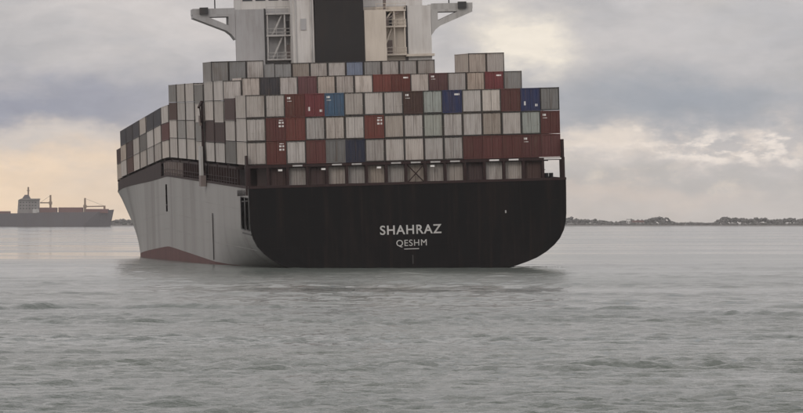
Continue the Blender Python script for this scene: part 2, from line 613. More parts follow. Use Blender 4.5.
def hull_part(name, material, keep, sides=(-1, 1)):
    mb = MB(warp)
    for s in sides:
        idx = {}
        vs, fs = [], []
        for i in range(len(STN) - 1):
            for j in range(len(LEV) - 1):
                if not keep(i, j, s):
                    continue
                q = []
                for a, b in ((i, j), (i + 1, j), (i + 1, j + 1), (i, j + 1)):
                    if (a, b) not in idx:
                        idx[(a, b)] = len(vs)
                        z = LEV[b]
                        vs.append((s * half(STN[a], z), STN[a], zlev(STN[a], z)))
                    q.append(idx[(a, b)])
                fs.append(tuple(q))
        mb.add(vs, fs)
    return mb.build(name, material, ship, smooth=True)


J_BOOT = LEV.index(-.1)
J5, J9 = LEV.index(5.2), LEV.index(9.3)
I_DOOR = STN.index(117.3)


def opening(i, j, s):
    if STN[i] in (.9, 5.8) and J5 <= j < J9:
        return True                                  # mooring openings on the quarter
    if s < 0 and i == I_DOOR and LEV[j] in (5.2, 6.2):
        return True                                  # pilot door
    return False


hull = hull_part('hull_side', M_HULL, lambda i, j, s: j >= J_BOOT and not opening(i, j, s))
hull['label'] = 'pale grey weathered side plating, sky glare in its colour, bent upwards amidships'
boot = hull_part('boot_topping', M_RED, lambda i, j, s: j < J_BOOT)
boot['label'] = 'dull red underwater paint showing amidships'
# inner lining behind the openings
mb = MB(warp)
for s in (-1, 1):
    mb.box(s * 17.6 - .1, s * 17.6 + .1, .7, 11, 4.8, 9.29)
    mb.box(min(s * 17.5, s * 19.8), max(s * 17.5, s * 19.8), .7, 11, 4.6, 4.8)
mb.build('mooring_deck', M_DARK, ship)
mb = MB(warp).box(-18.6, -18.4, 116, 121.5, 5.0, 9.5)
mb.build('pilot_door_recess', M_DARK, ship)
for (a, b) in ((.9, 5.0), (5.8, 10.2)):              # rims round the mooring openings
    for s in (-1, 1):
        m_ = MB(warp)
        for z in (5.2, 9.3):
            m_.bar((s * 19.98, a, z), (s * 19.98, b, z), .1, .1)
        for y in (a, b):
            m_.bar((s * 19.98, y, 5.2), (s * 19.98, y, 9.3), .1, .1)
        m_.build('mooring_opening_rim', M_DARK, ship)

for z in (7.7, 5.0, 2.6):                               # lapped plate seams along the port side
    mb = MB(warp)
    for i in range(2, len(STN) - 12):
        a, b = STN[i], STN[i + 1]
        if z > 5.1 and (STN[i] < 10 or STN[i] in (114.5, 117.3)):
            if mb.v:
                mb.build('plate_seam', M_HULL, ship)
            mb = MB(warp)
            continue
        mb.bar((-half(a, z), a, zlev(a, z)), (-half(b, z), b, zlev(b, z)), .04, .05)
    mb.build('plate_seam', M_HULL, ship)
# transom: slightly raked black plate with a rolled lower edge
vs, fs = [], []
cols = 33
for j, (z, b) in enumerate(TR):
    for k in range(cols):
        u = -1 + 2 * k / (cols - 1)
        vs.append((u * b, -.35 + .03 * (ZD - z) + .012 * math.sin(k * 1.7 + j), z))
for j in range(len(TR) - 1):
    for k in range(cols - 1):
        fs.append((j * cols + k, j * cols + k + 1, (j + 1) * cols + k + 1, (j + 1) * cols + k))
mbt = MB()
mbt.add(vs, fs)
n0 = len(vs)
# return edge to the hull side
ring = [(j, s) for s in (0, cols - 1) for j in range(len(TR))]
vs2, fs2 = [], []
for s in (0, cols - 1):
    sg = -1 if s == 0 else 1
    base = len(vs2)
    for j, (z, b) in enumerate(TR):
        vs2.append((sg * (b + .02), -.35 + .03 * (ZD - z) + .012 * math.sin(s * 1.7 + j), z))
        vs2.append((sg * (half(.45, z) + .02), .45, z))
    for j in range(len(TR) - 1):
        fs2.append((base + 2 * j, base + 2 * j + 1, base + 2 * j + 3, base + 2 * j + 2))
mbt.add(vs2, fs2)
transom = mbt.build('transom', M_BLACK, ship)
transom['label'] = 'broad black flat stern with rounded lower corners'
# bulwark cap and fender rail along the stern edge
MB().box(-20.05, 20.05, -.42, .25, ZD, ZD + .32).build('bulwark_cap', M_FRAME, ship)
# plate seams of the transom as narrow raised weld strips
for z in (8.0, 5.4, 2.9):
    hw = float(np.interp(z, LEV, [p[1] for p in TR])) - .3
    MB().box(-hw, hw, -.40 + .03 * (ZD - z), -.30 + .03 * (ZD - z), z, z + .05).build('weld_strip', M_BLACK, ship)

# main deck
vs, fs = [], []
for i, d in enumerate(STN):
    b = half(d, 9.6) - .08
    z = zlev(d, 9.6)
    vs += [(-b, d, z), (b, d, z)]
for i in range(len(STN) - 1):
    fs.append((2 * i, 2 * i + 1, 2 * i + 3, 2 * i + 2))
MB(warp).add(vs, fs).build('main_deck', M_DECK, ship)
# bulwark strip along both deck edges
for s in (-1, 1):
    mb = MB(warp)
    for i in range(len(STN) - 1):
        a, b = STN[i], STN[i + 1]
        mb.bar((s * (half(a, ZD) - .06), a, zlev(a, ZD) + .12), (s * (half(b, ZD) - .06), b, zlev(b, ZD) + .12), .2, .3)
    mb.build('sheer_rail', M_FRAME, ship)


# lettering
def lettering(text, size, cx, z, name, label, offs):
    cu = bpy.data.curves.new(name, 'FONT')
    cu.body = text
    cu.size = size
    cu.align_x = 'CENTER'
    cu.extrude = .03
    cu.offset = offs
    cu.space_character = 1.12
    to = bpy.data.objects.new('tmp', cu)
    COL.objects.link(to)
    dg = bpy.context.evaluated_depsgraph_get()
    me = bpy.data.meshes.new_from_object(to.evaluated_get(dg))
    bpy.data.objects.remove(to, do_unlink=True)
    me.transform(Matrix.Translation((cx, -.40 + .03 * (ZD - z), z)) @ Matrix.Rotation(R(90), 4, 'X'))
    me.materials.clear()
    o = link_mesh(name, me, M_NAME, ship)
    o['label'] = label
    return o


lettering('SHAHRAZ', 1.60, .15, 4.25, 'ship_name', 'white painted name SHAHRAZ', .022)
lettering('QESHM', 1.12, .25, 2.75, 'home_port_name', 'white painted port name QESHM', 0.0)
MB().box(-.7, 1.15, -.20, -.08, 2.33, 2.42).build('number_plate', M_NAME, ship)
MB().box(.3, .42, -.13, -.02, .5, 1.6).build('draught_mark', M_DARK, ship)
MB().box(12.17, 12.31, -.42, -.2, 6.5, 6.85).build('stern_light', M_STEEL, ship)
mb = MB(warp)                                                # pilot ladder
for x_ in (0, .55):
    mb.bar((-20.08, 46.5 + x_, 0.1), (-20.08, 46.5 + x_, 6.4), .07)
for k in range(20):
    mb.bar((-20.1, 46.4, .4 + k * .3), (-20.1, 47.15, .4 + k * .3), .09, .05)
mb.build('pilot_ladder', M_DARK, ship)

# ------------------------------------------------------------------ container meshes
BW, BH, TP = 2.44, 2.885, 2.94
PITCH = 2.4875
X0 = -8 * PITCH


def corrugated(axis_len, h, depth, pitch, z0):
    """profile points along an axis, trapezoid waves"""
    n = int(axis_len / pitch)
    p = axis_len / n
    pts = [(0, 0)]
    for k in range(n):
        a = k * p
        pts += [(a + .12 * p, 0), (a + .32 * p, -depth), (a + .62 * p, -depth), (a + .82 * p, 0)]
    pts.append((axis_len, 0))
    return pts


def make_body(L, corr_end):
    w = BW / 2
    mb = MB()
    e = .1
    # corrugated side walls
    prof = corrugated(L - 2 * e, BH, .04, .3, 0)
    for s in (-1, 1):
        vs, fs = [], []
        for (a, d) in prof:
            vs += [(s * (w - .02 + d), e + a, .14), (s * (w - .02 + d), e + a, BH - .1)]
        for k in range(len(prof) - 1):
            fs.append((2 * k, 2 * k + 2, 2 * k + 3, 2 * k + 1))
        mb.add(vs, fs)
        mb.box(min(s * w, s * (w - .1)), max(s * w, s * (w - .1)), e, L - e, 0.02, .15)
        mb.box(min(s * w, s * (w - .08)), max(s * w, s * (w - .08)), e, L - e, BH - .1, BH - .02)
    # roof, far end, floor
    mb.add([(-w + .03, e, BH - .04), (w - .03, e, BH - .04), (w - .03, L - e, BH - .04), (-w + .03, L - e, BH - .04)], [(0, 1, 2, 3)])
    mb.add([(-w + .03, e, .1), (w - .03, e, .1), (w - .03, L - e, .1), (-w + .03, L - e, .1)], [(3, 2, 1, 0)])
    mb.add([(-w + .1, L - .06, .1), (w - .1, L - .06, .1), (w - .1, L - .06, BH - .1), (-w + .1, L - .06, BH - .1)], [(0, 1, 2, 3)])
    return mb.mesh('body')


def make_frame(y0, y1):
    """corner posts, header, sill and castings of one end"""
    w = BW / 2
    mb = MB()
    for s in (-1, 1):
        mb.box(min(s * w, s * (w - .11)), max(s * w, s * (w - .11)), y0, y1, .12, BH - .12)
        for z0 in (0, BH - .12):
            a, b = min(s * (w + .006), s * (w - .16)), max(s * (w + .006), s * (w - .16))
            mb.box(a, b, y0 - .006 if y0 == 0 else y0 - .06, y1 + .06 if y0 == 0 else y1 + .006, z0, z0 + .12)
    mb.box(-w + .16, w - .16, y0, y1, .0, .13)
    mb.box(-w + .16, w - .16, y0, y1, BH - .12, BH - .01)
    return mb.mesh('end_frame')


def make_door(s):
    """one door leaf, inset behind the frame, with a pressed panel"""
    w = BW / 2 - .125
    a, b = (-w, -.018) if s < 0 else (.018, w)
    mb = MB()
    mb.box(a, b, .055, .09, .15, BH - .15)
    n = 3
    ww = (b - a)
    for k in range(n):
        c = a + ww * (k + .5) / n
        mb.box(c - ww * .11, c + ww * .11, .035, .056, .3, BH - .3)
    return mb.mesh('door')


def make_rods(s):
    w = BW / 2 - .125
    mb = MB()
    for q in (.24, .74):
        x = s * (.018 + q * (w - .018))
        mb.tube([(x, .02, .1), (x, .02, BH - .09)], .026, 6)
        mb.box(x - .06, x + .06, -.003, .04, .13, .22)
        mb.box(x - .06, x + .06, -.003, .04, BH - .22, BH - .13)
        mb.box(min(x, x + s * .34), max(x, x + s * .34), -.006, .02, 1.02 + .16 * (q > .5), 1.07 + .16 * (q > .5))
    return mb.mesh('lock_rods')


def make_end_panel():
    w = BW / 2 - .11
    prof = corrugated(2 * w, BH, .045, .27, 0)
    vs, fs = [], []
    for (a, d) in prof:
        vs += [(-w + a, .03 - d, .13), (-w + a, .03 - d, BH - .12)]
    for k in range(len(prof) - 1):
        fs.append((2 * k, 2 * k + 1, 2 * k + 3, 2 * k + 2))
    return MB().add(vs, fs).mesh('end_panel')


L40, L20 = 12.19, 6.06
ME = {}
for L in (L40, L20):
    ME['body', L] = make_body(L, False)
    ME['frame', L] = make_frame(L - .1, L)
ME['frame', 0] = make_frame(0, .1)
ME['door', -1], ME['door', 1] = make_door(-1), make_door(1)
ME['rods', -1], ME['rods', 1] = make_rods(-1), make_rods(1)
ME['end'] = make_end_panel()
mk = MB()
for i in range(2):
    for j in range(2):
        mk.box(.38 + i * .36, .64 + i * .36, .020, .034, 1.72 + j * .42, 1.95 + j * .42)
mk.box(.42, .95, .020, .034, 2.52, 2.62)
ME['marks'] = mk.mesh('marking')
mk = MB().box(.30, .95, .020, .034, 2.2, 2.42)
ME['mark1'] = mk.mesh('marking')
mk = MB().box(-.95, -.55, .020, .034, 2.25, 2.5).box(-.95, -.4, .020, .034, 1.95, 2.02)
ME['mark2'] = mk.mesh('marking')
mk = MB().box(-.85, -.6, .020, .034, .7, 1.2).box(.62, .92, .020, .034, .55, .85)
ME['mark3'] = mk.mesh('marking')
ME['roofbox'] = None
for k, me in ME.items():
    if me is not None:
        me.materials.append(M_MARK if (isinstance(k, str) and k.startswith('mark')) else M_BOX)

PAL = {
    'P': ((.43, .395, .37), 'pale grey'),
    'W': ((.50, .465, .435), 'off-white'),
    'T': ((.36, .31, .27), 'tan grey'),
    'G': ((.25, .245, .24), 'mid grey'),
    'V': ((.31, .325, .30), 'grey-green'),
    'O': ((.15, .145, .14), 'dark grey'),
    'K': ((.05, .05, .058), 'charcoal'),
    'R': ((.125, .045, .042), 'rust brown'),
    'M': ((.115, .052, .054), 'maroon'),
    'C': ((.16, .042, .046), 'crimson red'),
    'D': ((.07, .045, .045), 'dark brown'),
    'N': ((.035, .045, .115), 'navy blue'),
    'B': ((.06, .105, .165), 'blue'),
    'S': ((.19, .22, .29), 'pale blue'),
    'X': ((.028, .034, .06), 'dark navy'),
}
ORD = ['first', 'second', 'third', 'fourth', 'fifth', 'sixth', 'seventh', 'eighth', 'ninth', 'tenth', 'eleventh', 'twelfth',
       'thirteenth', 'fourteenth', 'fifteenth', 'sixteenth']
COUNT = [0]


def container(xc, d, z, colkey, label, group, L=L40, mark=None, detail=True, end=None, low=False):
    d += rnd.uniform(-.04, .04)
    slope = (hog(d + L) - hog(d)) / L
    mw = SHIP @ Matrix.Translation((xc + rnd.uniform(-.012, .012), d, z + hog(d))) @ Matrix.Rotation(math.atan(slope), 4, 'X')
    root = empty('shipping_container', mw)
    if low:                                            # standard height box
        root.scale = (1, 1, 2.59 / BH)
    root['label'] = label
    root['category'] = 'container'
    root['group'] = group
    c = PAL[colkey][0]
    f = rnd.uniform(.80, 1.16)
    h = rnd.uniform(-.025, .025)
    if colkey in 'RMD':                                # browns vary more than the pale boxes
        h, f = rnd.uniform(-.04, .16), rnd.uniform(.75, 1.2)
    col = (c[0] * f * (1 + h), c[1] * f, c[2] * f * (1 - h), 1)

    def part(name, me, par=root, cc=col):
        o = bpy.data.objects.new(name, me)
        COL.objects.link(o)
        o.parent = par
        o.color = cc
        return o
    part('body', ME['body', L])
    fcol = tuple(q * .13 for q in col[:3]) + (1,) if colkey in 'PWTGVS' else col  # pale boxes: shade of the gaps between boxes put into the frame colour
    part('end_frame', ME['frame', 0], root, fcol)
    part('end_frame', ME['frame', L], root, fcol)
    if detail:
        doors = end == 'doors' or (end is None and (mark or colkey not in 'PWTGV' or rnd.random() < .55))
        if doors:
            for s in (-1, 1):
                dr = part('door', ME['door', s])
                part('lock_rods', ME['rods', s], dr)
        else:
            part('end_panel', ME['end'])
        if mark:
            part('marking', ME[mark], root)
    else:
        part('end_panel', ME['end'])
    COUNT[0] += 1
    return root


Z1 = 13.36          # foot of the first tier on the hatch covers
Z0 = 10.42          # foot of the boxes standing lower between the stern posts
BAYP = 13.9
BAY = [2.0 + BAYP * i for i in range(16)]


def colx(k):
    return X0 + PITCH * (k + .5)


LOW = {0: (), 1: (2,), 2: (1, 2, 4), 3: (1, 3, 4), 4: (1, 2, 3, 4, 5), 5: (2, 3, 4)}     # tiers of standard-height boxes


def place(bay, k, t, key, where, group, **kw):
    z = Z0 if t == 0 else Z1 + (t - 1) * TP
    lo = LOW[bay] if not (bay == 2 and k > 0) else (1, 4)
    if t > 0:
        z -= .302 * sum(1 for q in lo if q < t)
    kw['low'] = t in lo or t == 0
    nm = PAL[key][1]
    lab = '%s container, %s tier above hatch, %s stack from port, %s' % (nm, ORD[t - 1], ORD[k], where)
    if t == 0:
        lab = '%s container standing between the stern posts, %s stack from port' % (nm, ORD[k])
    elif kw.get('mark'):
        lab = '%s container with white marks, %s tier, %s stack from port, %s' % (nm, ORD[t - 1], ORD[k], where)
    container(colx(k), kw.pop('d', BAY[bay]), z, key, lab, group, **kw)


# stern bay, tiers from bottom to top, port to starboard
STERN = ['.DPDPPTPTPPDPPD.',
         'PRPROXPPPPPRRRRR',
         'PRRPPPRTPVPPTPVR',
         'PPRCBPPPDVNPWMNG']
MARKS = {(1, 1): 'marks', (2, 1): 'marks', (2, 6): 'marks', (3, 2): 'mark2', (3, 3): 'mark3', (3, 4): 'mark2', (3, 8): 'mark2',
         (3, 10): 'mark1', (3, 14): 'mark3', (1, 14): 'mark2', (2, 15): 'mark2'}
GS = 'containers stacked across the stern bay'
for t, row in enumerate(STERN):
    for k, key in enumerate(row):
        if key != '.':
            place(0, k, t, key, 'stern bay', GS, mark=MARKS.get((t, k)))
# second bay, hidden but for its port end
for t in (1, 2, 3):
    row = {1: 'OPPRPPGRPPRPPRPP', 2: 'PRPPGPPRPPPRPPGP', 3: 'DPPRPPGPPRPPPRPP'}[t]
    for k, key in enumerate(row):
        place(1, k, t, key, 'second bay from stern', 'containers on the second bay', detail=False)
# third bay rises one tier above the stern bay
B3 = {1: 'PPRPPPGPPRPPPPRP', 2: 'DPPPRPPGPPPRPPPR', 3: 'PPPPPRPPGPPPRPPP', 4: 'PPKPMTPWRRPMPTCG'}
for t, row in B3.items():
    for k, key in enumerate(row):
        place(2, k, t, key, 'third bay from stern', 'containers on the third bay', detail=(t == 4),
              mark={(4, 9): 'mark1', (4, 14): 'mark1', (4, 11): 'mark2'}.get((t, k)))
# fourth bay: port stack and the tall starboard corner
for k, key in ((0, 'PDPP'),):
    for t in range(1, 5):
        place(3, k, t, key[t - 1], 'fourth bay from stern', 'containers on the fourth bay')
for k, rows in ((14, 'PPGPTP'), (15, 'RPPPPP')):
    for t in range(1, 6):
        place(3, k, t, rows[t] if t < 5 else 'TP'[k - 14] if False else ('T' if k == 14 else 'P'), 'fourth bay from stern',
              'containers on the fourth bay', detail=(t >= 4))
# fifth bay: port stack and the row before the funnel
for t, key in zip(range(1, 5), 'PGPG'):
    place(4, 0, t, key, 'fifth bay from stern', 'containers on the fifth bay')
ROW5 = {4: 'G', 5: 'T', 6: 'P', 7: 'P', 8: 'S', 9: 'G', 10: 'P', 11: 'P', 12: 'P'}
for k, key in ROW5.items():
    for t in range(1, 6):
        place(4, k, t, key if t == 5 else 'PRGPT'[(k + t) % 5], 'fifth bay from stern', 'containers on the fifth bay',
              detail=(t == 5), d=57.6)
# sixth bay beside the funnel casing
for t, key in zip(range(1, 5), 'PPPP'):
    place(5, 0, t, key, 'sixth bay from stern', 'containers on the sixth bay')
for k, top in ((1, 'G'), (2, 'G'), (3, 'P')):
    for t in range(1, 6):
        place(5, k, t, top if t == 5 else 'PGRPP'[(k + t) % 5], 'sixth bay from stern', 'containers on the sixth bay',
              detail=(t == 5), L=(L40 if k == 1 else L20), d=70.4, end='panel')
# port side stacks further forward
PORT = {6: 'PGPP', 7: 'PPDG', 8: 'PMP', 9: 'PPK', 10: 'PPK', 11: 'POP', 12: 'PPK', 13: 'DDK', 14: 'PTK', 15: 'TD'}
for b, keys in PORT.items():
    for t, key in enumerate(keys, 1):
        dd = BAY[b]
        inset = 0.0 if b < 15 else .35
        nm = PAL[key][1]
        container(colx(0) + inset, dd, Z1 + (t - 1) * TP - .302 * (min(t - 1, 9) if b > 7 else max(0, t - 2)), key,
                  '%s container, %s tier of the port side stack, %s bay from stern' % (nm, ORD[t - 1], ORD[b]),
                  'port side containers forward of the funnel', low=(b > 7 or t > 1))

# ------------------------------------------------------------------ hatch covers, posts and lashing frames
for b in range(1, 16):
    a = BAY[b] - .2
    hw = 19.6 if b < 15 else 18.9
    MB(warp).box(-18.3, 18.3, a + .1, a + 12.5, 9.62, 12.7).build('hatch_coaming', M_DECK, ship)
    MB(warp).box(-hw, hw, a, a + 12.6, 12.7, 13.0).build('hatch_cover', M_FRAME, ship)
    for s in (-1, 1):                                   # pedestals under the outer stacks
        for y in (a + .25, a + 12.1):
            MB(warp).box(min(s * 19.5, s * 17.4), max(s * 19.5, s * 17.4), y, y + .3, 13.0, 13.33).build('stack_pedestal', M_FRAME, ship)
    for y in (a + .25, a + 12.1):
        MB(warp).box(-17.3, 17.3, y, y + .3, 13.0, 13.33).build('stack_pedestal', M_FRAME, ship)
# outboard stanchions along the port and starboard side
for s in (-1, 1):
    d = 14.5
    while d < 126:
        b = half(d, ZD) - .3
        z0 = zlev(d, ZD)
        pale = 92 < d < 126
        MB(warp).box(s * b - .14, s * b + .14, d, d + (.75 if pale else .5), 9.65, 12.69 if b > 19 else 12.6).build(
            'stanchion', M_POST if pale else M_FRAME, ship)
        d += 3.475 if not pale else 4.1
    mb = MB(warp)
    for i in range(len(STN) - 1):
        a, b = STN[i], STN[i + 1]
        if a < 12 or b > 229:
            continue
        for zz in (11.0, 11.55):
            mb.bar((s * (half(a, ZD) - .1), a, zlev(a, zz)), (s * (half(b, ZD) - .1), b, zlev(b, zz)), .06)
    mb.build('guard_rail', M_FRAME, ship)
for s in (-1, 1):                                       # solid plating between deck edge and hatch level, forward
    ds = [127.5, 133, 138, 145, 154, 164, 175, 186, 197, 206, 214, 221, 228]
    for a, b in zip(ds[:-1], ds[1:]):
        mb = MB(warp)
        xa_, xb_ = s * (half(a, ZD) - .02), s * (half(b, ZD) - .02)
        za, zb = zlev(a, ZD) + .28, zlev(b, ZD) + .28
        v = []
        for (x, y, z) in ((xa_, a, za), (xb_, b - .02, zb), (xb_, b - .02, 12.95), (xa_, a, 12.95)):
            v += [(x, y, z), (x - s * .12, y, z)]
        mb.add(v, [(0, 2, 4, 6), (1, 7, 5, 3), (0, 1, 3, 2), (2, 3, 5, 4), (4, 5, 7, 6), (6, 7, 1, 0)])
        mb.build('side_plate', M_FRAME, ship)
# stern frame: posts between the lowest boxes, beams below the first tier
for k in range(17):
    x = X0 + PITCH * k
    w = .17 if k not in (0, 16) else .3
    MB().box(x - w, x + w, 1.2, 1.75, 9.62, 13.0).build('stern_post', M_FRAME, ship)
MB().box(X0 - .3, X0 + 16 * PITCH + .3, 1.15, 2.4, 13.003, 13.34).build('stern_beam', M_FRAME, ship)
MB().box(X0 - .3, X0 + 16 * PITCH + .3, 13.2, 14.0, 13.003, 13.34).build('stern_beam', M_FRAME, ship)
MB().box(X0 - .1, X0 + 16 * PITCH + .1, 1.9, 14.1, 9.62, 10.38).build('stern_plinth', M_DECK, ship)
for k in (2, 4, 5, 7, 8, 9, 10, 12, 13, 15):           # pale bay number plates on the beam
    x = colx(k)
    w = .62 if k != 15 else 1.1
    MB().box(x - w, x + w, 1.06, 1.149, 13.08, 13.27).build('bay_plate', M_MARK if k in (12, 13, 15) else M_STEEL, ship)
for k, dx_ in ((1, .3), (3, .75), (6, .3), (9, -.4)):   # small deck lamps under the beam
    x = colx(k) + dx_
    MB().box(x - .26, x + .26, .95, 1.19, 12.55, 12.78).build('deck_lamp', M_MARK, ship)
xa, xb = colx(8) - 1.05, colx(8) + 1.05                # crossed lashing rods
MB().bar((xa, 1.3, 10.7), (xb, 1.3, 12.9), .12).build('lashing_rod', M_FRAME, ship)
MB().bar((xa, 1.44, 12.9), (xb, 1.44, 10.7), .12).build('lashing_rod', M_FRAME, ship)
# outer wing plates of the stern frame that rise beside the first tier
for s in (-1, 1):
    x = s * 20.0
    MB().prism([(x - .12, 10.4), (x + .12, 10.4), (x + .12, 15.6 if s > 0 else 14.6), (x - .12, 15.6 if s > 0 else 14.6)], 1.0, 2.6).build('wing_plate', M_FRAME, ship)
# bollard and winch seen in the open starboard bay
mb = MB().tube([(18.3, 4, 10.4), (18.3, 4, 11.4)], .28, 10).tube([(18.9, 4, 10.4), (18.9, 4, 11.4)], .28, 10)
mb.build('bollard', M_DARK, ship)
# gangway davit standing proud of the port stacks
mb = MB(warp)
mb.box(-20.4, -20.1, 55.3, 56.0, 12.0, 21.6)
mb.bar((-20.3, 55.7, 21.5), (-20.9, 53.6, 20.7), .25)
mb.bar((-20.3, 55.7, 17.5), (-20.8, 53.2, 20.9), .14)
dv = mb.build('gangway_davit', M_FRAME, ship)
MB(warp).box(-20.8, -20.08, 54.4, 57.0, 9.9, 11.4).build('davit_winch', M_POST, dv)
MB(warp).box(-20.75, -20.41, 54.4, 57.0, 11.41, 15.4).build('stowed_gangway', M_STEEL, dv)
MB(warp).box(-20.7, -20.41, 54.8, 56.4, 18.2, 19.6).build('davit_motor', M_POST, dv)

# ------------------------------------------------------------------ bridge house, funnel
HD = 77.3                      # aft wall of the house
HZ = hog(HD)


def hs(p):
    return (p[0], p[1], p[2])


house = MB().box(-12.2, 13.2, HD, HD + 15, 9.7 + HZ, 36.3).build('bridge_house', M_GREY, ship)
tower_p = MB().box(-14.02, -9.9, HD - .9, HD - .01, 12 + HZ, 36.25).build('side_tower', M_GREY, house)
tower_s = MB().box(10.6, 14.0, HD - .9, HD - .01, 12 + HZ, 36.25).build('side_tower', M_WHITE, house)
MB().box(3.6, 10.2, HD - .5, HD - .01, 12 + HZ, 36.2).build('aft_wall_panel', M_CREAM, house)
MB().box(-9.95, -9.72, HD - .95, HD - .02, 28.5, 36.3).build('drain_pipe', M_DARK, house)
MB().box(10.32, 10.55, HD - .95, HD - .02, 29.5, 36.3).build('drain_pipe', M_DARK, house)
# open platforms with stairs, port and starboard of the funnel casing
for (x0, x1, mt, zs) in ((-9.7, -5.6, M_STEEL, (28.9, 32.3, 35.4)), (6.0, 10.3, M_CREAM, (29.2, 33.2, 35.5))):
    for z in zs:
        pf = MB().box(x0, x1, HD - 1.6, HD - .02, z, z + .22).build('platform', mt, house)
        m_ = MB()
        for zz in (.6, 1.1):
            m_.bar((x0, HD - 1.55, z + zz), (x1, HD - 1.55, z + zz), .07)
        for i in range(4):
            x = x0 + .05 + i * (x1 - x0 - .1) / 3
            m_.bar((x, HD - 1.55, z + .2), (x, HD - 1.55, z + 1.1), .07)
        m_.build('handrail', mt, pf)
    for a, b in zip(zs[:-1], zs[1:]):
        m_ = MB()
        m_.bar((x0 + .8, HD - 1.1, a + .2), (x0 + 2.3, HD - 1.1, b), .1, .2)
        m_.bar((x0 + .8, HD - .55, a + .2), (x0 + 2.3, HD - .55, b), .1, .2)
        for i in range(1, 9):
            q = i / 9
            xx = x0 + .8 + q * 1.5
            zz = a + .2 + q * (b - a - .2)
            m_.box(xx - .14, xx + .14, HD - 1.1, HD - .55, zz - .02, zz + .03)
        m_.build('stair', mt, house)
    for x in (x0 + .15, x0 + 2.6, x1 - .2):             # posts carrying the platforms
        MB().box(x - .09, x + .09, HD - 1.5, HD - 1.3, zs[0] + .221, zs[-1] - .001).build('platform_post', mt, house)
    # doors on each level
    for i, z in enumerate(zs[:-1]):
        xd = x1 - .75 if x0 < 0 else x0 + 2.0
        m_ = MB().box(xd - .4, xd + .4, HD - .56, HD - .02, z + .3, z + 2.2)
        dr = m_.build('door', M_DARK if i else M_POST, house)
        MB().box(xd + .22, xd + .32, HD - .62, HD - .55, z + 1.2, z + 1.3).build('handle', M_STEEL, dr)
# small aft mast and crane on the starboard platforms
mb = MB().tube([(7.3, HD - 1.3, 33.4), (7.3, HD - 1.3, 37.2)], .22, 8)
mb.bar((7.3, HD - 1.3, 34.2), (9.3, HD - 1.3, 35.4), .18)
mb.box(6.8, 7.8, HD - 1.6, HD - 1.05, 33.4, 34.3)
mb.build('provision_crane', M_POST, house)
MB().box(10.2, 14.3, HD - 1.5, HD - .02, 29.0, 29.35).build('ledge', M_CREAM, house)
# wheelhouse above the wings
wh = MB().box(-13, 13, HD + .6, HD + 11, 36.3, 39.6).build('wheelhouse', M_WHITE, house)
MB().box(-13.6, 13.6, HD + .1, HD + 11.6, 39.6, 39.9).build('wheelhouse_roof', M_WHITE, wh)
for i in range(14):
    x = -12.1 + i * 1.86
    if -4.5 < x < 5.5:
        continue
    MB().box(x - .7, x + .7, HD + .54, HD + .62, 37.5, 38.8).build('window', M_GLASS, wh)
mb = MB().tube([(0, HD + 6, 39.8), (0, HD + 6, 49)], .4, 10)
mb.bar((-3, HD + 6, 45), (3, HD + 6, 45), .25)
mb.bar((-2, HD + 5, 47), (2, HD + 5, 47), .4)
mb.build('radar_mast', M_WHITE, wh)


# bridge wings: deck box plus a bracket with an opening
def wing(s, mt):
    y0, y1 = HD - .85, HD + 2.6
    g = lambda pts: [(s * x, z) for x, z in pts]
    w = MB()
    w.prism(g([(14.05, 35.3), (20.0, 35.3), (20.0, 35.65), (14.05, 35.65)]), y0, y1)          # wing floor
    w.prism(g([(14.05, 32.0), (14.6, 32.75), (15.3, 33.3), (20.0, 35.2), (20.0, 35.31), (17.9, 35.31), (15.9, 34.45), (14.05, 33.6)]), y0, y1)
    w.prism(g([(14.05, 33.6), (15.0, 34.03), (15.0, 35.31), (14.05, 35.31)]), y0, y1)
    o = w.build('bridge_wing', mt, house)
    b = MB()
    b.prism(g([(14.05, 35.65), (20.05, 35.65), (20.05, 36.5), (14.05, 36.5)]), y0, y0 + .15)   # wing bulwark
    b.prism(g([(19.9, 35.65), (20.05, 35.65), (20.05, 36.5), (19.9, 36.5)]), y0 + .15, y1)
    b.prism(g([(14.05, 35.65), (20.05, 35.65), (20.05, 36.5), (14.05, 36.5)]), y1 - .15, y1 + .01)
    b.build('wing_bulwark', mt, o)
    lb = MB()
    lb.box(min(s * 17.9, s * 19.1), max(s * 17.9, s * 19.1), y0 - .45, y0 - .01, 35.7, 36.65)
    lb.build('life_ring_box', M_DARK, o)
    an = MB().tube([(s * 16.8, y0 + 1, 36.4), (s * 16.8, y0 + 1, 39.0)], .09, 6)
    an.build('aerial', M_DARK, o)


wing(-1, M_GREY)
wing(1, M_STEEL)

# funnel casing and funnel (everything here and the house stands a little to starboard)
house.location.x = .9
FD = 72.6
casing = MB().box(-6.3, -3.3, FD + .2, HD - .03, 11 + HZ, 40.5).build('funnel_casing', M_WHITE, ship)
casing.location.x = .9
for px_ in (-5.9, -3.7):
    MB().tube([(px_, FD + .05, 27), (px_, FD + .05, 40)], .11, 8).build('vent_pipe', M_STEEL, casing)
MB().box(-5.2, -4.4, FD + .08, FD + .19, 33.0, 34.6).build('vent_grille', M_GREY, casing)
casing2 = MB().box(3.9, 7.2 - .2, FD + .2, HD - 1.7, 11 + HZ, 35.6).build('funnel_casing', M_CREAM, ship)
casing2.location.x = .9
fun = MB()
fun.prism([(-3.28, 26.5), (3.85, 26.5), (3.75, 44.5), (-3.05, 44.5)], FD, HD - .05)
fun = fun.build('funnel', M_FUNNEL, ship)
fun.location.x = .9
mb = MB().box(-3.4, 4.1, FD - .1, HD + .05, 44.5, 45.0)
mb.build('funnel_cap', M_FUNNEL, fun)
for i in range(3):
    x = -1.8 + i * 2.1
    MB().tube([(x, FD + 2.3, 45.0), (x, FD + 2.0, 47.2)], .5, 12).build('exhaust_pipe', M_DARK, fun)
